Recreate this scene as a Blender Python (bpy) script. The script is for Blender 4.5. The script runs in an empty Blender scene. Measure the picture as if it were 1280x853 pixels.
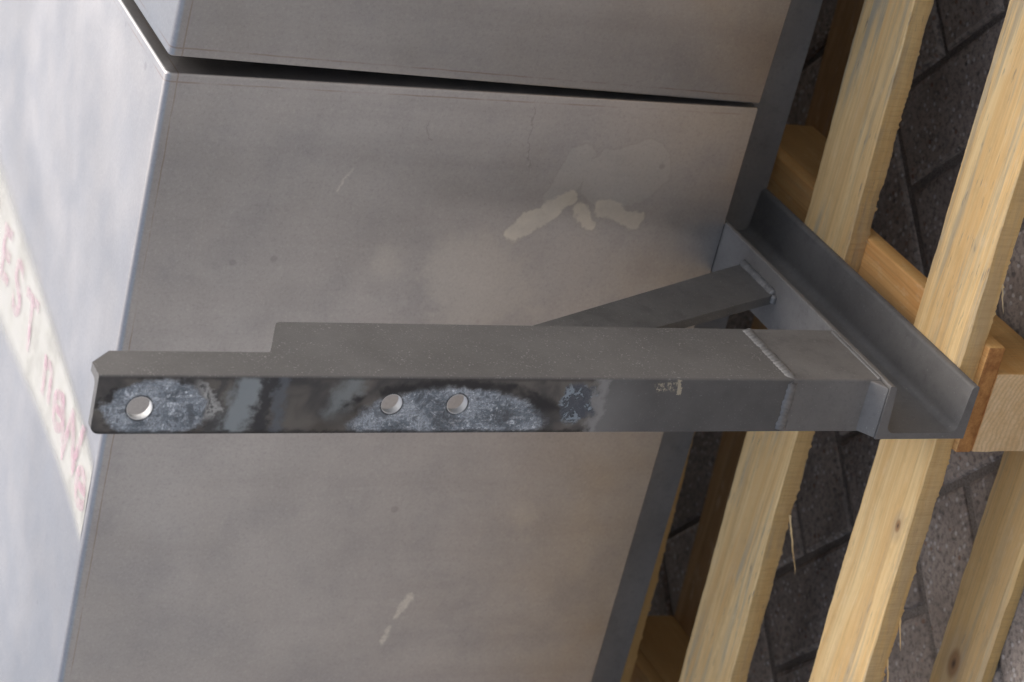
import bpy, bmesh, math, random
from mathutils import Vector, Matrix, noise as mn
random.seed(7)
SC = bpy.context.scene
COL = SC.collection

# ------------------------------------------------------------------ camera
cd = bpy.data.cameras.new('camera')
cam = bpy.data.objects.new('camera', cd); COL.objects.link(cam)
CP = Vector((1.017963, -1.737880, 1.436255))
RR = Vector((0.212333, -0.374281, -0.902679))     # picture right (photo was taken with the camera on its side)
RD = Vector((-0.881385, -0.472258, -0.011511))    # picture down
RF = Vector((-0.421989, 0.798052, -0.430162))     # forward
m = Matrix.Identity(4)
for i in range(3):
    m[i][0] = RR[i]; m[i][1] = -RD[i]; m[i][2] = -RF[i]; m[i][3] = CP[i]
cam.matrix_world = m
cd.sensor_fit = 'HORIZONTAL'; cd.sensor_width = 22.3
cd.lens = 3192.5 * 22.3 / 1280
cd.clip_start = 0.05; cd.clip_end = 500
cd.dof.use_dof = True
cd.dof.focus_distance = (Vector((.03, .02, .42)) - CP).dot(RF) + .09
cd.dof.aperture_fstop = 5.0
SC.camera = cam

# ------------------------------------------------------------------ world, sun, exposure
SUN_EL, SUN_AZ = math.radians(58), math.radians(38)     # azimuth clockwise from +Y
w = bpy.data.worlds.new('World'); SC.world = w; w.use_nodes = True
nt = w.node_tree; nt.nodes.clear()
sky = nt.nodes.new('ShaderNodeTexSky'); sky.sky_type = 'NISHITA'; sky.sun_disc = False
sky.sun_elevation = SUN_EL; sky.sun_rotation = SUN_AZ
sky.air_density = 1.0; sky.dust_density = 6.0; sky.ozone_density = 1.0
hs = nt.nodes.new('ShaderNodeHueSaturation'); hs.inputs['Saturation'].default_value = 0.66
bg = nt.nodes.new('ShaderNodeBackground'); bg.inputs['Strength'].default_value = 0.15
ow = nt.nodes.new('ShaderNodeOutputWorld')
nt.links.new(sky.outputs[0], hs.inputs['Color']); nt.links.new(hs.outputs[0], bg.inputs[0]); nt.links.new(bg.outputs[0], ow.inputs[0])
sl = bpy.data.lights.new('sun', 'SUN'); sl.energy = 0.8; sl.angle = math.radians(30); sl.color = (1, .965, .93)
so = bpy.data.objects.new('sun', sl); COL.objects.link(so)
sd = Vector((math.sin(SUN_AZ) * math.cos(SUN_EL), math.cos(SUN_AZ) * math.cos(SUN_EL), math.sin(SUN_EL)))
so.rotation_euler = sd.to_track_quat('Z', 'Y').to_euler()
so.location = sd * 5
vs = SC.view_settings
vs.view_transform = 'Standard'; vs.look = 'None'; vs.gamma = 1.0; vs.use_curve_mapping = False
vs.exposure = 0.95
cy = SC.cycles
cy.max_bounces = 5; cy.diffuse_bounces = 3; cy.glossy_bounces = 3; cy.use_adaptive_sampling = True; cy.adaptive_threshold = .02
cy.use_denoising = True; cy.sample_clamp_indirect = 8

# ------------------------------------------------------------------ node helper
class V:                                   # a scalar socket with arithmetic
    def __init__(s, b, k): s.b = b; s.k = k
    def __add__(s, o): return s.b.math('ADD', s, o)
    __radd__ = __add__
    def __mul__(s, o): return s.b.math('MULTIPLY', s, o)
    __rmul__ = __mul__
    def __sub__(s, o): return s.b.math('SUBTRACT', s, o)
    def __rsub__(s, o): return s.b.math('SUBTRACT', o, s)
    def __truediv__(s, o): return s.b.math('DIVIDE', s, o)
class B:
    def __init__(s, name):
        s.m = bpy.data.materials.new(name); s.m.use_nodes = True
        s.t = s.m.node_tree; s.t.nodes.clear()
        s.out = s.t.nodes.new('ShaderNodeOutputMaterial')
        s.p = s.t.nodes.new('ShaderNodeBsdfPrincipled')
        s.t.links.new(s.p.outputs[0], s.out.inputs[0])
        s.tc = s.t.nodes.new('ShaderNodeTexCoord')
        sp = s.t.nodes.new('ShaderNodeSeparateXYZ'); s.t.links.new(s.tc.outputs['Object'], sp.inputs[0])
        s.x, s.y, s.z = (V(s, sp.outputs[i]) for i in range(3))
        s.oi = None
    def rnd(s):
        if not s.oi: s.oi = s.t.nodes.new('ShaderNodeObjectInfo')
        return V(s, s.oi.outputs['Random'])
    def put(s, sock, v):
        if isinstance(v, V): s.t.links.new(v.k, sock)
        elif hasattr(v, 'is_output'): s.t.links.new(v, sock)
        elif isinstance(v, tuple): sock.default_value = (*v, 1.0) if len(v) == 3 and sock.type == 'RGBA' else v
        else: sock.default_value = v
    def math(s, op, a, b_=0.0, clamp=False):
        n = s.t.nodes.new('ShaderNodeMath'); n.operation = op; n.use_clamp = clamp
        s.put(n.inputs[0], a); s.put(n.inputs[1], b_); return V(s, n.outputs[0])
    def vec(s, x, y, z):
        n = s.t.nodes.new('ShaderNodeCombineXYZ')
        for i, q in enumerate((x, y, z)): s.put(n.inputs[i], q)
        return n.outputs[0]
    def noise(s, vec, scale, detail=4, rough=.55, dist=0.0):
        n = s.t.nodes.new('ShaderNodeTexNoise'); s.put(n.inputs['Vector'], vec)
        n.inputs['Scale'].default_value = scale; n.inputs['Detail'].default_value = detail
        n.inputs['Roughness'].default_value = rough; n.inputs['Distortion'].default_value = dist
        return V(s, n.outputs[0])
    def voro(s, vec, scale, feat='F1'):
        n = s.t.nodes.new('ShaderNodeTexVoronoi'); n.feature = feat; s.put(n.inputs['Vector'], vec)
        n.inputs['Scale'].default_value = scale; return n
    def ss(s, v, lo, hi, a=0.0, b=1.0):
        n = s.t.nodes.new('ShaderNodeMapRange'); n.interpolation_type = 'SMOOTHSTEP'
        s.put(n.inputs[0], v)
        for i, q in enumerate((lo, hi, a, b)): n.inputs[1 + i].default_value = q
        return V(s, n.outputs[0])
    def mix(s, f, a, b):
        n = s.t.nodes.new('ShaderNodeMix'); n.data_type = 'RGBA'
        s.put(n.inputs[0], f); s.put(n.inputs[6], a); s.put(n.inputs[7], b); return n.outputs[2]
    def scalecol(s, c, f):
        n = s.t.nodes.new('ShaderNodeVectorMath'); n.operation = 'SCALE'
        s.put(n.inputs[0], c) if not isinstance(c, tuple) else setattr(n.inputs[0], 'default_value', c)
        s.put(n.inputs['Scale'], f); return n.outputs[0]
    def seg(s, u, v, a, b):                 # distance from (u,v) to the segment a-b
        dx, dy = b[0] - a[0], b[1] - a[1]; L = dx * dx + dy * dy + 1e-12
        t = s.math('ADD', ((u - a[0]) * dx + (v - a[1]) * dy) / L, 0.0, True)
        ex, ey = u - a[0] - t * dx, v - a[1] - t * dy
        return s.math('SQRT', ex * ex + ey * ey)
    def mn(s, a, b): return s.math('MINIMUM', a, b)
    def mx(s, a, b): return s.math('MAXIMUM', a, b)
    def bump(s, h, strength, dist=.001, prev=None):
        n = s.t.nodes.new('ShaderNodeBump'); n.inputs['Strength'].default_value = strength; n.inputs['Distance'].default_value = dist
        s.put(n.inputs['Height'], h)
        if prev is not None: s.t.links.new(prev, n.inputs['Normal'])
        s.t.links.new(n.outputs[0], s.p.inputs['Normal']); return n.outputs[0]
    def done(s, color, rough, metal=0.0, spec=.5):
        s.put(s.p.inputs['Base Color'], color); s.put(s.p.inputs['Roughness'], rough); s.put(s.p.inputs['Metallic'], metal)
        s.put(s.p.inputs['Specular IOR Level'], spec); return s.m

# ------------------------------------------------------------------ materials
def mat_sheet(name, gx, side):              # bare sheet metal; gx = x of the open seam, side = which side of it
    b = B(name); o = b.tc.outputs['Object']
    big = b.noise(o, 3.2, 4, .6, .4); mid = b.noise(o, 15, 5, .65); fine = b.noise(o, 900, 1, .5); dust = b.noise(o, 330, 4, .8)
    strk = b.noise(b.vec(b.x * 26.0, b.y * 26.0, b.z * 2.4), 1.0, 4, .6)
    brush = b.noise(b.vec(b.x * 3.0, b.y * 40.0, b.z * 40.0), 2.2, 4, .65)
    front = b.ss(b.z, .719, .724, 1, .25)                   # handling marks sit on the upright face
    blot = b.ss(b.noise(o, 8.5, 4, .6, .8), .56, .76) * front
    col = b.mix(b.ss(big, .3, .7), (.345, .332, .322), (.420, .406, .396))
    col = b.mix(b.ss(brush, .45, .75) * .12, col, (.33, .315, .305))
    col = b.mix(blot * .30, col, (.28, .266, .266))
    col = b.mix(b.ss(mid, .50, .72) * front * .34, col, (.30, .288, .290))
    col = b.mix(b.ss(strk, .42, .70) * front * .36, col, (.31, .296, .290))
    col = b.mix(b.ss(dust, .50, .70) * .34, col, (.24, .23, .23)); col = b.mix(b.ss(dust, .46, .32) * .22, col, (.56, .54, .52))
    rough = .33 + b.ss(mid, .3, .7) * .09 + b.ss(big, .35, .7) * .05 + (fine - .5) * .06
    dx = b.noise(b.vec(b.x, b.z, 3.3), 34, 5, .65) - .5; dz = b.noise(b.vec(b.z, b.x, 7.1), 34, 5, .65) - .5
    u, v = b.x + dx * .026, b.z + dz * .026
    if side < 0:
        # film residue: thin pale patch, halo dulled by painted post reflection, two flecks
        d = b.seg(u, v, (.034, .337), (.062, .300)) - .0120
        d = b.mn(d, b.seg(u, v, (.066, .300), (.074, .285)) - .0090)
        d = b.mn(d, b.seg(u, v, (.062, .272), (.046, .256)) - .0085)
        d = b.mn(d, b.seg(u, v, (.066, .246), (.052, .205)) - .0105)
        dh = b.mn(b.seg(u, v, (.068, .30), (.12, .285)) - .014, b.seg(u, v, (.098, .245), (.108, .215)) - .034)
        halo = b.ss(dh, -.0016, .0012, 1, 0); d0 = b.mn(d, dh)
        film = b.ss(d, -.0030, .0012, 1, 0) * b.ss(mid, .30, .62, 1, .55)
        rim = b.ss(b.math('ABSOLUTE', d0), 0, .002, 1, 0)
        d2 = b.seg(u, v, (-.468, .371), (-.447, .367)) - .0034
        d2 = b.mn(d2, b.seg(u, v, (-.432, .364), (-.405, .354)) - .0044)
        d2 = b.mn(d2, b.seg(u, v, (.073, .533), (.094, .528)) - .0018)
        fleck = b.ss(d2, -.003, .001, 1, 0) * b.ss(dust, .35, .6, 1, .55)
        d3 = b.seg(u, v, (-.02, .40), (-.045, .34)) - .045
        d3 = b.mn(d3, b.seg(u, v, (.01, .470), (-.01, .462)) - .011)
        d3 = b.mn(d3, b.seg(u, v, (-.30, .245), (-.33, .238)) - .011)
        haze = b.ss(d3 + (mid - .5) * .16, -.02, .016, 1, 0)
        col = b.mix(halo * .20, col, (.56, .56, .53)); col = b.mix(film * .60, col, (.78, .745, .63)); col = b.mix(rim * .32, col, (.34, .32, .30))
        col = b.mix(fleck * .6, col, (.74, .72, .64)); col = b.mix(haze * .13, col, (.64, .60, .51))
        dl = b.mn(b.seg(u, v, (.170, .350), (.101, .338)), b.seg(u, v, (.151, .4545), (.128, .452)))
        col = b.mix(b.ss(dl, .0003, .0011, 1, 0) * .28, col, (.16, .15, .14))
        rough = rough - film * .03 - haze * .02
    # dark dots and short scratches
    vn = b.voro(o, 17); sp = b.t.nodes.new('ShaderNodeSeparateColor'); b.t.links.new(vn.outputs['Color'], sp.inputs[0])
    rr_ = V(b, sp.outputs[1]) * .04
    dot = b.ss(V(b, vn.outputs['Distance']) - rr_ + dx * .05, .012, .05, 1, 0) * b.math('GREATER_THAN', V(b, sp.outputs[0]), .62)
    col = b.mix(dot * .28, col, (.15, .14, .14))
    for ax, sc_, th, st_ in ((.13, 26, .70, .40), (.05, 70, .62, .34)):
        vs_ = b.voro(b.vec((b.x + b.z * .35 + dx * .03) * 1.0, b.y * .6, (b.z - b.x * .35) * ax), sc_); s2 = b.t.nodes.new('ShaderNodeSeparateColor'); b.t.links.new(vs_.outputs['Color'], s2.inputs[0])
        scr = b.ss(V(b, vs_.outputs['Distance']), .012, .040, 1, 0) * b.math('GREATER_THAN', V(b, s2.outputs[0]), th)
        col = b.mix(scr * st_, col, (.62, .60, .57))
    # bending marks beside the folded edges, with a breath of rust
    ln = b.ss(b.math('ABSOLUTE', b.x - gx - side * .0085 + dx * .002), .0003, .0011, 1, 0)
    ln = b.mx(ln, b.ss(b.math('ABSOLUTE', b.z - .7135 + dz * .002), .0003, .0010, 1, 0))
    col = b.mix(ln * b.ss(mid, .35, .6) * .55, col, (.25, .18, .14))
    b.bump(fine * .5 + dust * .5, .09, .0006)
    return b.done(col, rough, .95)
def mat_steel(name, c0, c1, rough=.62, spark=.5, metal=.35):     # blasted structural steel
    b = B(name); o = b.tc.outputs['Object']
    n1 = b.noise(o, 9, 5, .6); n2 = b.noise(o, 45, 4, .6); n3 = b.noise(o, 1500, 1, .6); n4 = b.noise(o, 520, 2, .5)
    col = b.mix(b.ss(n1, .3, .7), c0, c1)
    col = b.mix(b.ss(n2, .50, .75) * .4, col, tuple(q * .6 for q in c0))
    col = b.mix(b.ss(b.noise(o, 260, 4, .8), .5, .68) * .35, col, tuple(q * .6 for q in c0))
    sp = b.ss(n4, .66, .74)
    col = b.mix(sp * spark, col, tuple(min(1, q * 2.1) for q in c1))
    b.bump(n3 * .6 + n4 * .6, .35, .0006)
    return b.done(col, rough + (n2 - .5) * .16 - sp * .1, metal)
def mat_post():
    b = B('angle_post_steel'); o = b.tc.outputs['Object']
    n1 = b.noise(o, 9, 5, .6); n2 = b.noise(o, 60, 5, .65); n3 = b.noise(o, 1500, 1, .6); n4 = b.noise(o, 520, 2, .5)
    side = b.mix(b.ss(n1, .3, .7), (.108, .103, .097), (.138, .132, .125))
    side = b.mix(b.ss(n4, .60, .72) * b.ss(n2, .38, .62, .15, .8), side, (.30, .292, .28))
    side = b.mix(b.ss(b.noise(b.vec(b.x * 4, b.y * 4, b.z), 14, 4, .6), .5, .75) * .35, side, (.12, .115, .11))
    # front face: u across (0 left .. .0545), v up
    wu = b.noise(b.vec(b.x, b.z, .3), 70, 4, .65) - .5; wv = b.noise(b.vec(b.z, b.x, 2.3), 70, 4, .65) - .5
    u, v = b.x + wu * .014, b.z + wv * .030
    fr = b.mix(b.ss(n1, .35, .65), (.080, .077, .074), (.110, .106, .102))
    fr = b.mix(b.ss(n4, .64, .74) * .35, fr, (.25, .25, .25))
    up = b.ss(v, .392, .404)                                # part that was heated and pickled
    cryst = b.noise(o, 420, 3, .75); cl = b.noise(o, 80, 5, .75, .5); soft = b.noise(b.vec(b.x, 0, b.z), 30, 3, .5, .4)
    def ell(cu, cv, ru, rv):
        a = (u - cu) / ru; c = (v - cv) / rv; return b.math('SQRT', a * a + c * c)
    def contour(n, c, w): return b.ss(b.math('ABSOLUTE', n - c), w * .35, w, 1, 0)
    base = b.mix(b.ss(soft, .35, .65), (.050, .048, .048), (.120, .109, .096))
    for p0, p1, rad, sf, cc, k in (((.008, .730), (.046, .720), .009, .010, (.235, .262, .272), .9), ((.0, .707), (.056, .703), .004, .007, (.030, .031, .035), .9),
                                   ((.0, .690), (.056, .694), .003, .006, (.105, .118, .135), .7), ((.004, .750), (.050, .746), .003, .006, (.055, .055, .056), .8),
                                   ((.020, .640), (.047, .630), .006, .012, (.20, .222, .225), .75), ((.0, .655), (.02, .625), .005, .012, (.065, .055, .046), .7)):
        base = b.mix(b.ss(b.seg(u, v, p0, p1) - rad, -sf * .3, sf, 1, 0) * k, base, cc)
    e1 = ell(.024, .798, .030, .048); e2 = ell(.008, .532, .040, .098); e3 = ell(.030, .413, .024, .020)
    zn = b.mix(b.ss(soft, .36, .64), (.16, .19, .22), (.33, .365, .40))
    zn = b.mix(b.ss(cryst, .50, .66) * b.ss(cl, .56, .36, .25, .9), zn, (.76, .80, .85))
    zst = b.noise(b.vec(b.x * 5.0, 0, b.z * .9), 60, 4, .7)
    zn = b.mix(b.ss(zst, .52, .68) * .5, zn, (.62, .645, .67)); zn = b.mix(b.ss(zst, .46, .34) * .4, zn, (.07, .078, .088))
    zn = b.mix(b.ss(cl, .51, .60) * .70, zn, (.065, .072, .082))
    zn = b.mix(contour(cl, .46, .045) * .45, zn, (.05, .055, .06))
    e = b.mn(e1, e2)
    fac = b.ss(e, .82, 1.0, 1, 0) * b.ss(soft, .25, .5, .55, 1)
    arcm = b.ss(b.math('ABSOLUTE', e2 - 1.02), .04, .18, 1, 0) * b.ss(b.x, .016, .026) * b.ss(b.noise(b.vec(b.x, 0, b.z), 24, 3, .6), .36, .50)
    arcm = b.mx(arcm, b.ss(b.math('ABSOLUTE', e1 - 1.0), .02, .10, 1, 0) * b.ss(cl, .48, .60) * .8)
    cres = b.ss(b.math('ABSOLUTE', e1 - 1.02), .03, .14, 1, 0) * b.ss(b.z, .772, .758) * b.ss(b.x, .010, .020)
    upc = b.mix(fac, base, zn)
    upc = b.mix(cres * .8, upc, (.40, .40, .385))
    upc = b.mix(arcm * .92, upc, (.016, .016, .018))
    f3 = b.ss(e3, .70, 1.0, 1, 0)
    upc = b.mix(f3 * .9, upc, b.mix(b.ss(cl, .40, .56), (.225, .27, .31), (.06, .068, .085)))
    upc = b.mix(f3 * contour(cl, .48, .035) * .8, upc, (.02, .022, .026))
    edge = b.ss(b.x + (cl - .5) * .010, .0006, .0040, 1, 0)
    upc = b.mix(edge * .85, upc, (.020, .018, .017))
    tedge = b.ss(b.x + (cl - .5) * .006, .0500, .0530) * b.ss(soft, .4, .55)
    upc = b.mix(tedge * .6, upc, (.035, .033, .033))
    smear = b.mx(b.ss(b.math('ABSOLUTE', v - .394), .004, .015, 1, 0), b.ss(b.z, .330, .395) * b.ss(b.x, .050, .030, .25, .45))
    fr = b.mix(smear * .75, fr, (.27, .265, .255))
    # scrape of primer
    sc = b.ss(b.seg(u, v, (.052, .318), (.040, .312)) - .0016, 0, .0014, 1, 0)
    sc = b.mx(sc, b.ss(b.seg(u, v, (.046, .333), (.048, .322)) - .004, -.002, .003, 1, 0) * b.ss(cryst, .48, .6))
    fr = b.mix(sc * .75, fr, (.42, .37, .27))
    fr = b.mix(up, fr, upc)
    ge = b.t.nodes.new('ShaderNodeNewGeometry'); tr = b.t.nodes.new('ShaderNodeVectorTransform')
    tr.vector_type = 'NORMAL'; tr.convert_from = 'WORLD'; tr.convert_to = 'OBJECT'
    b.t.links.new(ge.outputs['True Normal'], tr.inputs[0]); s3 = b.t.nodes.new('ShaderNodeSeparateXYZ'); b.t.links.new(tr.outputs[0], s3.inputs[0])
    isf = b.ss(V(b, s3.outputs[1]), -.75, -.95)             # the face that points to -Y
    col = b.mix(isf, side, fr)
    for hx, hz, hr in ((.0242, .8126, .0105), (.0284, .5903, .0092), (.0284, .5289, .0092)):
        hd = b.math('SQRT', (b.x - hx) * (b.x - hx) + (b.z - hz) * (b.z - hz))
        col = b.mix(b.ss(hd, hr + .0008, hr + .0026, 1, 0) * isf * b.ss(cl, .38, .55, .55, 1), col, (.028, .028, .030))   # burnt rim
        col = b.mix(b.ss(hd, hr + .0002, hr + .0006, 1, 0), col, (.55, .55, .54))      # freshly drilled bore
    b.bump(n3 * .6 + n4 * .5 + cryst * fac * isf * 1.2, .4, .0007)
    return b.done(col, .62 - isf * up * .12 + (n2 - .5) * .2, .35)
def mat_wood(name, c0, c1, stain, knots=(), axis=0, endc=None, ringk=.5):
    b = B(name); r = b.rnd()
    L, A, Cc = (b.x, b.y, b.z) if axis == 0 else (b.y, b.x, b.z)
    lo, ao = L + r * 17.3, A + r * 5.1
    kd = None
    wob = b.noise(b.vec(lo * 1.3, ao * 6, Cc * 6), 2.0, 3, .5) - .5
    g = b.noise(b.vec(lo * 1.5, (ao + wob * .045) * 48, (Cc + wob * .02) * 55), 1.6, 5, .6)
    g2 = b.noise(b.vec(lo * 1.6, (ao + wob * .02) * 320, Cc * 320), 1.5, 3, .6)
    st = b.noise(b.vec(lo * 2.6, ao * 46, Cc * 30), 1.5, 5, .62, .35)
    sp = b.noise(b.vec(lo * 22, ao * 190, Cc * 190), 1.7, 3, .6)
    col = b.mix(b.ss(g, .32, .68), c0, c1)
    col = b.mix(b.ss(g2, .42, .72) * .36, col, tuple(q * .60 for q in c0))
    col = b.mix(b.ss(b.noise(b.vec(lo * 3, ao * 20, Cc * 20), 1.3, 3, .5), .5, .7) * .18, col, (.58, .38, .19))
    patch = b.ss(b.noise(b.vec(lo, ao * 3, Cc * 3), 3.0, 2, .5), .36, .58)
    col = b.mix(b.ss(st, .47, .62) * patch * stain * .85, col, (.36, .315, .225))
    col = b.mix(b.ss(sp, .60, .72) * patch * stain * .8, col, (.16, .155, .14))
    mot = b.noise(b.vec(lo * 26, ao * 60, Cc * 60), 1.0, 5, .75)
    col = b.mix(b.ss(mot, .50, .72) * .30, col, tuple(q * .66 for q in c0)); col = b.mix(b.ss(mot, .46, .30) * .18, col, (.82, .68, .46))
    vc = b.voro(b.vec(lo * 1.1, (ao + wob * .03) * 34, Cc * 34), 4.0); sv = b.t.nodes.new('ShaderNodeSeparateColor'); b.t.links.new(vc.outputs['Color'], sv.inputs[0])
    crack = b.ss(V(b, vc.outputs['Distance']), .03, .10, 1, 0) * b.math('GREATER_THAN', V(b, sv.outputs[0]), .70)
    col = b.mix(crack * .6, col, (.20, .13, .07))
    for (kl, ka, kr) in knots:
        q1, q2 = (L - kl) * .55, (A - ka); d = b.math('SQRT', q1 * q1 + q2 * q2) + wob * .004
        col = b.mix(b.ss(d, kr * 1.2, kr * 3.2, 1, 0) * .35, col, (.34, .27, .19))
        col = b.mix(b.ss(d, kr * .6, kr * 1.25, 1, 0) * .85, col, (.30, .16, .07))
        col = b.mix(b.ss(d, 0, kr * .55, 1, 0) * .9, col, (.07, .045, .03))
    # rough sawn marks on the standing faces, growth rings on end grain
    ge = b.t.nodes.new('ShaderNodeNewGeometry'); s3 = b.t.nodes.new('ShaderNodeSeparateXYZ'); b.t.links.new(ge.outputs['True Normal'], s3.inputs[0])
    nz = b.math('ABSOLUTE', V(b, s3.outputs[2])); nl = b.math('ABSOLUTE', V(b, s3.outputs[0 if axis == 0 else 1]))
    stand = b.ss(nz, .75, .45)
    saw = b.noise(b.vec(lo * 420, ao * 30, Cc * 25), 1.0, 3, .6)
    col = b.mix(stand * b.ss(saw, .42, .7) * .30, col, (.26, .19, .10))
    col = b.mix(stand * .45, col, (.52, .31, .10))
    if endc:
        cx, cz = A + .03 + wob * .01, Cc + .19
        rad = b.math('SQRT', cx * cx + cz * cz) + (b.noise(b.vec(A, Cc, r), 22, 4, .6) - .5) * .022
        ring = b.math('SINE', rad * 1150.0)
        ec = b.mix(b.ss(b.noise(b.vec(A, Cc, r), 60, 4, .7), .3, .7), endc[0], endc[1])
        ec = b.mix(b.ss(ring, -.4, 1.0) * ringk, ec, tuple(q * .72 for q in endc[0]))
        ec = b.mix(b.ss(g2, .4, .75) * .3, ec, tuple(q * .6 for q in endc[0]))
        col = b.mix(b.ss(nl, .6, .85), col, ec)
    b.bump(g * .35 + g2 * .5 + saw * stand * 1.6, .55, .0012)
    return b.done(col, .72, 0.0, .3)
def mat_paver():
    b = B('paver_concrete'); o = b.tc.outputs['Object']; r = b.rnd()
    p = b.vec(b.x + r * 31, b.y + r * 13, b.z)
    n1 = b.noise(p, 16, 5, .65); n2 = b.noise(p, 150, 4, .7); n3 = b.noise(p, 700, 2, .6)
    col = b.mix(b.ss(n1, .3, .7), (.225, .182, .149), (.34, .283, .236))
    col = b.mix(b.ss(n2, .42, .7), col, (.13, .110, .096))
    vn = b.voro(p, 125); sc = b.t.nodes.new('ShaderNodeSeparateColor'); b.t.links.new(vn.outputs['Color'], sc.inputs[0])
    ch = b.ss(V(b, vn.outputs['Distance']), .22, .40, 1, 0)
    lite = ch * b.math('GREATER_THAN', V(b, sc.outputs[0]), .58); dark = ch * b.math('LESS_THAN', V(b, sc.outputs[0]), .2)
    rust = ch * b.math('GREATER_THAN', V(b, sc.outputs[1]), .88)
    col = b.mix(lite * .8, col, (.42, .385, .35)); col = b.mix(dark * .45, col, (.05, .044, .04)); col = b.mix(rust * .6, col, (.20, .10, .055))
    col = b.scalecol(col, .85 + r * .35)
    b.bump(n2 * .7 + n3 * .4 + ch * .4, .7, .0018)
    return b.done(col, .85, 0, .3)
def mat_ground():
    b = B('joint_grit'); p = b.tc.outputs['Object']
    n1 = b.noise(p, 30, 5, .7); n2 = b.noise(p, 500, 3, .7); n0 = b.noise(p, 1.5, 3, .5)
    col = b.mix(b.ss(n2, .35, .65), (.11, .092, .077), (.22, .188, .158))
    b.bump(n1 + n2, .8, .002)
    return b.done(col, .9, 0, .3)
def mat_far():
    b = B('paved_yard'); p = b.tc.outputs['Object']
    n1 = b.noise(p, 3, 5, .65); n2 = b.noise(p, 160, 4, .7)
    col = b.mix(b.ss(n1, .3, .7), (.30, .288, .275), (.40, .385, .37)); col = b.mix(b.ss(n2, .42, .7) * .5, col, (.20, .19, .18))
    b.bump(n2, .5, .002)
    return b.done(col, .88, 0, .3)
def mat_tape():                             # thin, worn, half see-through paper tape with feathered edges
    b = B('paper_tape'); p = b.tc.outputs['Object']
    n = b.noise(p, 20, 4, .6); f = b.noise(b.vec(b.x * 9, b.y, b.z), 60, 3, .6)
    uv = b.t.nodes.new('ShaderNodeSeparateXYZ'); b.t.links.new(b.tc.outputs['UV'], uv.inputs[0]); u = V(b, uv.outputs[0])
    ed = b.mn(u, 1.0 - u) + (f - .5) * .06
    col = b.mix(b.ss(n, .35, .7), (.47, .455, .40), (.52, .508, .465)); col = b.mix(b.ss(f, .55, .75) * .25, col, (.55, .55, .55))
    b.put(b.p.inputs['Alpha'], b.ss(ed, .0, .22, 0, .72) * b.ss(n, .25, .55, .75, 1))
    return b.done(col, .5)
def mat_ink():
    b = B('faded_red_ink'); p = b.tc.outputs['Object']
    n = b.noise(p, 60, 4, .65)
    b.put(b.p.inputs['Alpha'], b.ss(n, .34, .70, .05, .30))
    return b.done((.50, .27, .34), .6)

M = {}
M['sheet'] = mat_sheet('bare_sheet_metal', .184, -1)
M['sheet2'] = mat_sheet('bare_sheet_metal_neighbour', .188, 1)
M['post'] = mat_post()
M['steel'] = mat_steel('blasted_steel', (.128, .120, .111), (.164, .155, .144), .66, .45, .2)
M['flat'] = mat_steel('blasted_flat_bar', (.092, .089, .084), (.128, .124, .118), .62, .7)
M['weld'] = mat_steel('weld_metal', (.14, .136, .130), (.20, .195, .188), .55, .3, .4)
M['frame'] = mat_steel('base_frame_steel', (.165, .146, .130), (.215, .192, .172), .75, .2, .05)
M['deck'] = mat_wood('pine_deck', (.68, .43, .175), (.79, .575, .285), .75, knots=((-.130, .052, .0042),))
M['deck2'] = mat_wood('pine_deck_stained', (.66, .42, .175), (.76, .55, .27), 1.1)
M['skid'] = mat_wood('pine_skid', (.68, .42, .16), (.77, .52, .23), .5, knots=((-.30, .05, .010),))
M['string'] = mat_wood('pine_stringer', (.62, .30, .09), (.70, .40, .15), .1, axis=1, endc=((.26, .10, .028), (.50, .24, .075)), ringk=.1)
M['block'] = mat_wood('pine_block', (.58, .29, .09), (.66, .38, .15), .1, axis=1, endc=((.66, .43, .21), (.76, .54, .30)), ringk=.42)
M['brown'] = mat_wood('shaded_brown_pine', (.30, .155, .055), (.38, .21, .08), .1, axis=1)  # brown wood with the shade under the boxes put into its colour
M['brown_board'] = mat_wood('shaded_brown_board', (.32, .17, .06), (.41, .23, .09), .2)  # boards under the boxes, their shade likewise painted into the wood tone
M['paver'] = mat_paver(); M['grit'] = mat_ground(); M['far'] = mat_far(); M['tape'] = mat_tape(); M['ink'] = mat_ink()

# ------------------------------------------------------------------ object helpers
def link(name, me, mat, parent=None):
    o = bpy.data.objects.new(name, me); COL.objects.link(o)
    if mat is not None:
        me.materials.clear(); me.materials.append(mat)
    if parent: o.parent = parent
    return o
def from_bm(name, bm, mat, parent=None, smooth=None):
    me = bpy.data.meshes.new(name); bmesh.ops.recalc_face_normals(bm, faces=bm.faces); bm.to_mesh(me); bm.free()
    o = link(name, me, mat, parent)
    if smooth is not None:
        for p in me.polygons: p.use_smooth = True
        try: me.set_sharp_from_angle(angle=math.radians(smooth))
        except Exception: pass
    return o
def tag(o, label, cat, group=None):
    o['label'] = label; o['category'] = cat
    if group: o['group'] = group
def struct(o): o['kind'] = 'structure'
def empty(name, loc=(0, 0, 0)):
    o = bpy.data.objects.new(name, None); COL.objects.link(o); o.location = loc; o.empty_display_size = .05; return o
def prism(pts, fa, fb):                      # pts: 2D outline; fa/fb map (p,q) to the two end caps
    bm = bmesh.new(); a = [bm.verts.new(fa(*p)) for p in pts]; b = [bm.verts.new(fb(*p)) for p in pts]
    n = len(pts); bm.faces.new(a); bm.faces.new(b[::-1])
    for i in range(n): bm.faces.new((a[i], b[i], b[(i + 1) % n], a[(i + 1) % n]))
    bmesh.ops.recalc_face_normals(bm, faces=bm.faces)
    return bm
def arc(cx, cy, r, a0, a1, n=6):
    return [(cx + r * math.cos(math.radians(a0 + (a1 - a0) * i / n)), cy + r * math.sin(math.radians(a0 + (a1 - a0) * i / n))) for i in range(n + 1)]
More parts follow.
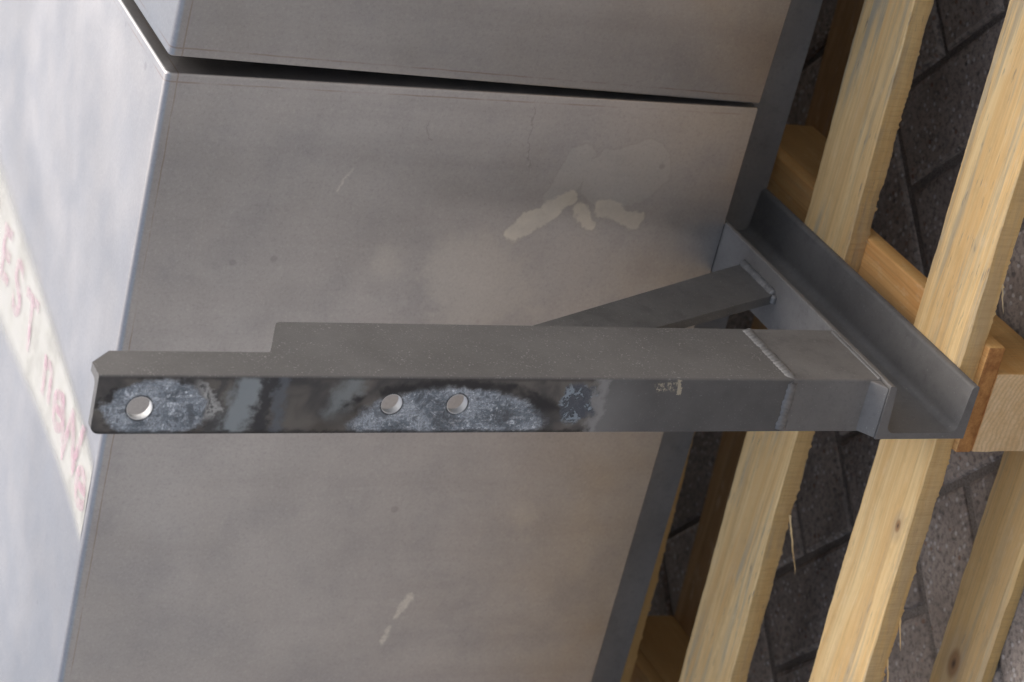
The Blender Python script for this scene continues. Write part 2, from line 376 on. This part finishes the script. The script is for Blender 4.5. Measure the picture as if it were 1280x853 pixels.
def bevel_mod(o, w, seg=2, ang=35):
    md = o.modifiers.new('bevel', 'BEVEL'); md.width = w; md.segments = seg; md.limit_method = 'ANGLE'; md.angle_limit = math.radians(ang)
    md.harden_normals = False
    return o
def boolean_cut(o, tools):
    for bm in tools:
        me = bpy.data.meshes.new('cut'); bm.to_mesh(me); bm.free(); t = bpy.data.objects.new('cut', me); COL.objects.link(t)
        md = o.modifiers.new('cut', 'BOOLEAN'); md.operation = 'DIFFERENCE'; md.solver = 'EXACT'; md.object = t
        bpy.context.view_layer.update()
        dg = bpy.context.evaluated_depsgraph_get()
        nm = bpy.data.meshes.new_from_object(o.evaluated_get(dg)); old = o.data
        o.modifiers.clear(); o.data = nm; bpy.data.meshes.remove(old)
        bpy.data.objects.remove(t); bpy.data.meshes.remove(me)

# ------------------------------------------------------------------ ground
GZ = -.142
bm = bmesh.new(); bmesh.ops.create_grid(bm, x_segments=1, y_segments=1, size=150)
g = from_bm('ground', bm, M['far']); g.location = (0, 0, GZ - .030); struct(g)
bm = prism([(-1.75, -.80), (1.75, -.80), (1.75, 1.75), (-1.75, 1.75)], lambda p, q: (p, q, GZ - .026), lambda p, q: (p, q, GZ - .0045))
pav = from_bm('pavement', bm, M['grit']); struct(pav)
MOD, ANG = .109, math.radians(47)
def paver_mesh(seed):
    rs = random.Random(seed); bm = bmesh.new(); hl, hw = MOD - .0035, MOD / 2 - .0035
    top = []; nx, ny = 4, 2
    ch = .006
    ring = lambda il, z: [(sx * (hl - il) + rs.uniform(-.0012, .0012), sy * (hw - il) + rs.uniform(-.0012, .0012), z) for sx, sy in ((-1, -1), (0, -1), (1, -1), (1, 1), (0, 1), (-1, 1))]
    lv = [[bm.verts.new(p) for p in ring(i, z)] for i, z in ((0, -.02), (0, -.006), (ch * .35, -.0018), (ch, 0))]
    for a, b_ in zip(lv, lv[1:]):
        for i in range(6): bm.faces.new((a[i], a[(i + 1) % 6], b_[(i + 1) % 6], b_[i]))
    bm.faces.new(lv[-1]); bmesh.ops.recalc_face_normals(bm, faces=bm.faces)
    me = bpy.data.meshes.new('paver'); bm.to_mesh(me); bm.free(); me.materials.append(M['paver'])
    for p in me.polygons: p.use_smooth = False
    return me
PM = [paver_mesh(i) for i in range(6)]
cs, sn = math.cos(ANG), math.sin(ANG); rs = random.Random(3)
OA, OB = .016, -.012
cells = []
for i in range(-20, 21):
    for j in range(-20, 21):
        # herringbone: lying pavers start where (i-j)%4==0, standing ones where (i-j)%4==3; each covers two cells
        k = (i - j) % 4
        if k == 0: c, rot = (i + 1, j + .5), 0
        elif k == 3: c, rot = (i + .5, j + 1), 1
        else: continue
        a, b_ = c[0] * MOD + OA, c[1] * MOD + OB
        x, y = a * cs - b_ * sn, a * sn + b_ * cs
        cells.append((abs(x + .1) + abs(y - .15), x, y, rot))
cells.sort(); used = set(); cnt = 0
for d, x, y, rot in cells:
    if cnt >= 260 or not (-1.5 < x < 1.5 and -.70 < y < 1.5): continue
    o = bpy.data.objects.new('paver', PM[rs.randrange(6)]); COL.objects.link(o); o.parent = pav
    o.location = (x, y, GZ + rs.uniform(-.0015, .0015)); cnt += 1
    o.rotation_euler = (rs.uniform(-.006, .006), rs.uniform(-.006, .006), ANG + rot * math.pi / 2 + rs.uniform(-.008, .008) + rs.choice((0, math.pi)))

# ------------------------------------------------------------------ sheet metal boxes
PHI = -.0259; BL = (PHI * .2, 0, 0)
def sheet_box(name, x0, x1, y0, y1, z0, z1, mat, rbend, seam):
    bm = bmesh.new()
    vs_ = [bm.verts.new((x, y, z)) for x in (x0, x1) for y in (y0, y1) for z in (z0, z1)]
    for f in ((0, 1, 3, 2), (4, 6, 7, 5), (0, 4, 5, 1), (2, 3, 7, 6), (0, 2, 6, 4), (1, 5, 7, 3)): bm.faces.new([vs_[i] for i in f])
    bmesh.ops.recalc_face_normals(bm, faces=bm.faces)
    top = [e for e in bm.edges if all(abs(v.co.z - z1) < 1e-6 and abs(v.co.y - y0) < 1e-6 for v in e.verts)]
    bmesh.ops.bevel(bm, geom=top, offset=rbend, segments=6, profile=.5, affect='EDGES')
    sx = x1 if seam > 0 else x0
    es = [e for e in bm.edges if all(abs(v.co.x - sx) < 1e-6 for v in e.verts) and any(v.co.y < y0 + .02 or v.co.z > z1 - .001 for v in e.verts) and len(e.link_faces) == 2 and e.calc_face_angle() > .8]
    bmesh.ops.bevel(bm, geom=es, offset=.0026, segments=3, profile=.5, affect='EDGES')
    o = from_bm(name, bm, mat, smooth=40)
    o.location = BL; o.rotation_euler = (0, 0, PHI)
    return o
ZT, YB = .7254, .3494
box1 = sheet_box('sheet_metal_box', -1.25, .184, YB, 1.45, .1015, ZT, M['sheet'], .0065, 1)
tag(box1, 'large bare grey sheet metal box behind the upright bracket, tape on its top', 'metal box', 'sheet metal boxes side by side')
box2 = sheet_box('sheet_metal_box', .1875, 1.05, YB, 1.45, .1015, ZT, M['sheet2'], .0065, -1)
box2.rotation_euler = (0, .0205, PHI); box2.location = (BL[0] - .0022, 0, .0042)
tag(box2, 'bare sheet metal box beyond the narrow dark gap, cut off by the picture edge', 'metal box', 'sheet metal boxes side by side')

def upn(h, bw, tw, tf, r1, r2):              # channel outline: web on the left, flanges to +p, q from 0 to h
    tip = tf * .82; root = tf * 1.12
    up = [(0, 0), (bw - .0008, 0), (bw, .0008)] + arc(bw - r2, tip - r2, r2, 0, 90, 5)
    up += arc(tw + r1, root + r1, r1, 270, 180, 6)
    lo = [(p, h - q) for p, q in up[::-1]]
    return up + lo
def extrude_path(pts, f, t0, t1, n=1):
    bm = bmesh.new(); rows = [[bm.verts.new(f(p, q, t0 + (t1 - t0) * i / n)) for p, q in pts] for i in range(n + 1)]
    k = len(pts); bm.faces.new(rows[0]); bm.faces.new(rows[-1][::-1])
    for a, b_ in zip(rows, rows[1:]):
        for i in range(k): bm.faces.new((a[i], b_[i], b_[(i + 1) % k], a[(i + 1) % k]))
    return bm
# base frame channel lying under the boxes, web to the front
bm = extrude_path(upn(.1, .05, .006, .0085, .0085, .0045), lambda p, q, t: (t, .4435 + p, q), -1.15, .95)
fr = from_bm('base_channel', bm, M['frame'], smooth=30); fr.location = BL; fr.rotation_euler = (0, 0, PHI)
fr.location.z = .0006
tag(fr, 'dark steel channel set back under the boxes, its flat web to the front', 'steel channel')

# paper tape across the top
def bmpoly(pts, z0, z1): return prism(pts, lambda p, q: (p, q, z0), lambda p, q: (p, q, z1))
L1 = [(-.239, .3575), (-.222, .405), (-.208, .47), (-.190, .566), (-.168, .68), (-.138, .86), (-.115, 1.02)]
L2 = [(-.333, .3575), (-.322, .405), (-.313, .47), (-.308, .566), (-.312, .68), (-.317, .86), (-.318, 1.02)]
bm = bmesh.new(); rows = []; uvl = bm.loops.layers.uv.new('across'); NT = 12; uvv = {}
def tape_at(L, y):
    for p, q in zip(L, L[1:]):
        if y <= q[1] + 1e-9: return p[0] + (q[0] - p[0]) * (y - p[1]) / (q[1] - p[1])
    return L[-1][0]
for k in range(41):
    y = .3575 + (1.02 - .3575) * k / 40; xa, xb = tape_at(L1, y) + .006, tape_at(L2, y) - .006; row = []
    for i in range(NT + 1):
        vv = bm.verts.new((xa + (xb - xa) * i / NT, y, ZT + .0005 + .0008 * math.sin(i * .55 + y * 14) ** 2 * (.4 + .6 * mn.noise(Vector((y * 9, i * .3, 0))) ** 2))); uvv[vv] = (i / NT, k / 40); row.append(vv)
    rows.append(row)
for r0, r1 in zip(rows, rows[1:]):
    for i in range(NT):
        f = bm.faces.new((r0[i], r0[i + 1], r1[i + 1], r1[i]))
        for lp in f.loops: lp[uvl].uv = uvv[lp.vert]
tp = from_bm('paper_tape', bm, M['tape'], smooth=60)
tp.location = BL; tp.rotation_euler = (0, 0, PHI)
tag(tp, 'wide pale paper tape with faded red lettering, stuck across the box top', 'tape')
def letter(ch, x, y, size, ang):
    cu = bpy.data.curves.new('lettering', 'FONT'); cu.body = ch; cu.size = size; cu.offset = .0022; cu.align_x = 'CENTER'; cu.align_y = 'CENTER'; cu.extrude = .0001
    t = bpy.data.objects.new('lettering', cu); COL.objects.link(t); bpy.context.view_layer.update()
    me = bpy.data.meshes.new_from_object(t.evaluated_get(bpy.context.evaluated_depsgraph_get())); bpy.data.objects.remove(t)
    o = link('lettering', me, M['ink'], tp); o.location = (x, y, ZT + .0022); o.rotation_euler = (0, 0, -math.pi / 2 + ang)
for ch, x, y in (('n', -.215, .885), ('I', -.220, .825), ('E', -.226, .765), ('S', -.233, .70), ('T', -.240, .635), ('n', -.247, .545), ('e', -.254, .495), ('W', -.264, .437), ('e', -.276, .383)):
    letter(ch, x, y, .088 if ch.isupper() else .088, .13)

# ------------------------------------------------------------------ bracket
br = empty('steel_bracket', (0, 0, 0))
tag(br, 'grey steel bracket: tall angle post with three holes, diagonal brace and foot channel', 'bracket')
BW = .0562
bm = extrude_path(upn(.1, BW, .0062, .0092, .0085, .0040), lambda p, q, t: (p, t, q), 0, .4400)
fc = from_bm('foot_channel', bm, M['steel'], br, smooth=30)
PX, PY0, PD, T = .0545, .0156, .1143, .0080
def l_prof(pd):
    return [(0, PY0)] + arc(PX - .0022, PY0 + .0022, .0022, 270, 360, 4) + [(PX, pd), (PX - T, pd)] + arc(PX - T - .006, PY0 + T + .006, .006, 0, -90, 5) + [(0, PY0 + T)]
ZW, ZP = .196, .8511
bm = extrude_path(l_prof(PD), lambda p, q, t: (p, q, t), ZW, ZP); bmesh.ops.recalc_face_normals(bm, faces=bm.faces)
po = from_bm('post', bm, M['post'], br)
tools = []
corner = arc(.0610 + .004, .6903 + .004, .0, 0, 0, 1)
outl = [(.0270, .8622), (.0385, .8511), (.0583, .8319), (.0583, .6940)] + [(.0590, .6918), (.0610, .6902)] + [(.1085, .6708), (.1125, .6685), (.1143, .6650), (.1150, .6600), (.135, .660), (.135, .875), (.0270, .875)]
tools.append(prism(outl, lambda p, q: (.035, p, q), lambda p, q: (.07, p, q)))
r = .0075
tools.append(prism(arc(r, ZP - r, r, 180, 90, 7) + [(r, ZP + .01), (-.01, ZP + .01), (-.01, ZP - r)], lambda p, q: (p, 0, q), lambda p, q: (p, .06, q)))
for hx, hz, hr in ((.0242, .8126, .0105), (.0284, .5903, .0092), (.0284, .5289, .0092)):
    tools.append(prism([(hx + hr * math.cos(i * math.pi / 16), hz + hr * math.sin(i * math.pi / 16)) for i in range(32)], lambda p, q: (p, 0, q), lambda p, q: (p, .034, q)))
boolean_cut(po, tools)
po.data.materials.clear(); po.data.materials.append(M['post'])
bevel_mod(po, .0008, 2, 40)
# stub below the seam
bm = extrude_path(l_prof(PD), lambda p, q, t: (p, q, t), .1003, ZW - .0004)
st = from_bm('post_stub', bm, M['steel'], br, smooth=25)
# brace: flat bar in the depth plane
X0, X1 = .0262, .0362
pts = [(.2248, .1003), (.2960, .1003), (.1080, .4890), (.1080, .3650)]
bm = prism(pts, lambda p, q: (X0, p, q), lambda p, q: (X1, p, q))
bc = bevel_mod(from_bm('brace', bm, M['flat'], br), .0007, 2)
# weld beads
def bead(path, r0, seed, flat=1.0, closed_ends=True, n=7):
    rs = random.Random(seed); P = []
    for a, b_ in zip(path, path[1:]):
        a, b_ = Vector(a), Vector(b_); k = max(2, int((b_ - a).length / .0014))
        P += [a.lerp(b_, i / k) for i in range(k)]
    P.append(Vector(path[-1])); bm = bmesh.new(); rings = []
    for i, p in enumerate(P):
        t = (P[min(i + 1, len(P) - 1)] - P[max(i - 1, 0)]).normalized(); s = t.orthogonal().normalized(); q = t.cross(s)
        ph = (i % 4) / 4.0
        rr = r0 * (1 + .06 * math.sin(ph * 2 * math.pi) + .20 * mn.noise(Vector((i * .13, seed, 0)))) * (.55 if i in (0, len(P) - 1) else 1)
        rings.append([bm.verts.new(p + (s * math.cos(2 * math.pi * j / n) + q * math.sin(2 * math.pi * j / n)) * rr) for j in range(n)])
    for a, b_ in zip(rings, rings[1:]):
        for j in range(n): bm.faces.new((a[j], a[(j + 1) % n], b_[(j + 1) % n], b_[j]))
    bm.faces.new(rings[0][::-1]); bm.faces.new(rings[-1])
    return from_bm('weld_bead', bm, M['weld'], br, smooth=80)
e = .0052
bead([(.0015, PY0 + e, ZW), (PX - e - .001, PY0 + e, ZW), (PX - e, PY0 + e + .001, ZW), (PX - e, PD - .001, ZW)], .0078, 1)
# front fillet from post to channel end, a wedge
bm = prism([(PY0 + .001, .1003), (.0006, .1003), (.0052, .1040), (PY0 - .004, .1095), (PY0 + .001, .1135)], lambda p, q: (.0004, p, q), lambda p, q: (PX - .0008, p, q))
bevel_mod(from_bm('weld_bead', bm, M['steel'], br), .0016, 3)
bead([(PX - .0012, PY0 + .002, .1012), (PX - .0012, PD - .002, .1012)], .0026, 3)
bead([(X1 - .0008, .2248, .1012), (X1 - .0008, .2960, .1012)], .0055, 4)
bead([(X0 + .001, .2240, .1015), (X1, .2240, .1015)], .0042, 5)
bead([(X0 + .001, .1146, .372), (X0 + .001, .1146, .470)], .004, 6)

# ------------------------------------------------------------------ pallet
pal = empty('wooden_pallet', (0, 0, GZ))
tag(pal, 'rough pine pallet with pale spaced deck boards, under the bracket and boxes', 'pallet')
def keep(o): o.location.z = -GZ; return o
def board(name, x0, x1, yf, kf, yb, kb, z0, z1, mat, seed, rag=.004, n=None, wane=.0012):
    rs = random.Random(seed); bm = bmesh.new(); n = n or int((x1 - x0) / .0028); rows = []
    for i in range(n + 1):
        x = x0 + (x1 - x0) * i / n; q = lambda s, a, o_: a * mn.noise(Vector((x * s, seed * 3.1, o_)))
        f = yf + kf * x + q(6, .0022, 1) + q(60, .0006, 2); bk = yb + kb * x + q(6, .0022, 3) + q(60, .0006, 4)
        rg = max(0.0, mn.noise(Vector((x * 22, seed, 9))) + .1) * rag * .7 + abs(mn.noise(Vector((x * 190, seed, 5)))) * rag * .45 + (rs.random() ** 14) * rag * .8
        zt = z1 + q(3, .0012, 6); c = wane * (1 + .6 * mn.noise(Vector((x * 30, seed, 8))))
        rows.append([bm.verts.new((x, *p)) for p in ((f, z0 + .003), (f - .0003, (z0 + z1) / 2), (f, zt - c), (f + c, zt), ((f * 2 + bk) / 3, zt + q(9, .0004, 10)), ((f + bk * 2) / 3, zt + q(9, .0004, 11)), (bk - c, zt), (bk, zt - c), (bk, z0 + .001), (bk - .002, z0), (f + .004, z0), (f + .0012, z0 - rg))])
    k = 12
    for a, b_ in zip(rows, rows[1:]):
        for j in range(k): bm.faces.new((a[j], a[(j + 1) % k], b_[(j + 1) % k], b_[j]))
    bm.faces.new(rows[0][::-1]); bm.faces.new(rows[-1])
    return keep(from_bm(name, bm, mat, pal, smooth=32))
ZA, ZS = -.0225, -.0426
boards = {}
boards['A'] = board('deck_board', -.74, .62, .2675, .0389, .357, .0245, ZA, -.0003, M['deck2'], 1)
boards['B'] = board('deck_board', -.74, .62, .0375, .0298, .1249, .0283, ZA, -.0003, M['deck'], 2)
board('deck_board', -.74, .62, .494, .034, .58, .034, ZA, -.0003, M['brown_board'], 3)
board('deck_board', -.74, .62, .70, .0, .79, .0, ZA, -.0003, M['skid'], 4)
board('deck_board', -.74, .62, .93, .0, 1.02, .0, ZA, -.0003, M['skid'], 5)
board('bottom_board', -.74, .62, .011, .02, .0889, .02, GZ + .0005, -.124, M['skid'], 6, .0008, wane=.004)
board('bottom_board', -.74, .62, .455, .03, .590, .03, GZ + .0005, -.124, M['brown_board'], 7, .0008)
board('bottom_board', -.74, .62, .91, .0, 1.01, .0, GZ + .0005, -.124, M['skid'], 8, .0008)
def rough_box(name, x0, x1, y0, y1, z0, z1, mat, seed, rnd=.004):
    bm = bmesh.new(); rs = random.Random(seed)
    vs_ = [bm.verts.new((x, y, z)) for x in (x0, x1) for y in (y0, y1) for z in (z0, z1)]
    for f in ((0, 1, 3, 2), (4, 6, 7, 5), (0, 4, 5, 1), (2, 3, 7, 6), (0, 2, 6, 4), (1, 5, 7, 3)): bm.faces.new([vs_[i] for i in f])
    bmesh.ops.recalc_face_normals(bm, faces=bm.faces)
    bmesh.ops.bevel(bm, geom=bm.edges[:], offset=rnd, segments=2, profile=.5, affect='EDGES')
    bmesh.ops.subdivide_edges(bm, edges=[e for e in bm.edges if e.calc_length() > .02], cuts=4, use_grid_fill=True)
    for v in bm.verts:
        d = mn.noise(Vector((v.co.x * 40, v.co.y * 25, v.co.z * 40 + seed))) * .0009
        v.co += Vector((d, d * .6, d * .4))
    return keep(from_bm(name, bm, mat, pal, smooth=50))
SX = ((-.0352, .0815), (-.702, -.586), (.50, .615))
for i, (a, b_) in enumerate(SX):
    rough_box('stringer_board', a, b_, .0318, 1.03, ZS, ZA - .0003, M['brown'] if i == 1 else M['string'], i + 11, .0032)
    xs = (-.0352, .052) if i == 0 else (a, b_ - .004)
    rough_box('block', xs[0], xs[1], .0330, .172, -.1236, ZS - .0004, M['block'], i + 21, .0022)
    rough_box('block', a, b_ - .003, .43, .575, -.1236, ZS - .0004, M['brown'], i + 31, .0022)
    rough_box('block', a, b_ - .003, .90, 1.02, -.1236, ZS - .0004, M['block'], i + 41, .0022)
def splinter(p0, p1, w, sag, parent, seed):
    bm = bmesh.new(); rs = random.Random(seed); n = 9; p0, p1 = Vector(p0), Vector(p1); rings = []
    for i in range(n + 1):
        t = i / n; c = p0.lerp(p1, t) + Vector((0, -sag * t * t, -sag * .6 * t + rs.uniform(-.0005, .0005))); r = w * (1 - t) ** .6 * rs.uniform(.8, 1.15) + .00015
        rings.append([bm.verts.new(c + Vector((0, dy * r, dz * r * .45))) for dy, dz in ((-1, 0), (0, -1), (1, 0), (0, 1))])
    for a, b_ in zip(rings, rings[1:]):
        for j in range(4): bm.faces.new((a[j], a[(j + 1) % 4], b_[(j + 1) % 4], b_[j]))
    bm.faces.new(rings[0][::-1]); bm.faces.new(rings[-1])
    from_bm('splinter', bm, M['deck'], parent)
def yA(x): return .2675 + .0389 * x
def yB(x): return .0375 + .0298 * x
splinter((-.245, yA(-.245) + .001, ZA + .002), (-.315, yA(-.31) - .006, ZA - .018), .0026, .003, boards['A'], 1)
splinter((-.225, yB(-.225) + .001, ZA + .001), (-.262, yB(-.26) - .004, ZA - .006), .0022, .002, boards['B'], 2)
splinter((-.275, yB(-.275) + .001, ZA + .001), (-.318, yB(-.31) - .003, ZA - .010), .0024, .002, boards['B'], 3)
splinter((.145, yB(.145) + .001, ZA + .001), (.115, yB(.115) - .003, ZA - .006), .002, .001, boards['B'], 5)
splinter((.083, .288, ZA + .004), (.076, .262, ZA + .001), .003, .001, boards['A'], 6)
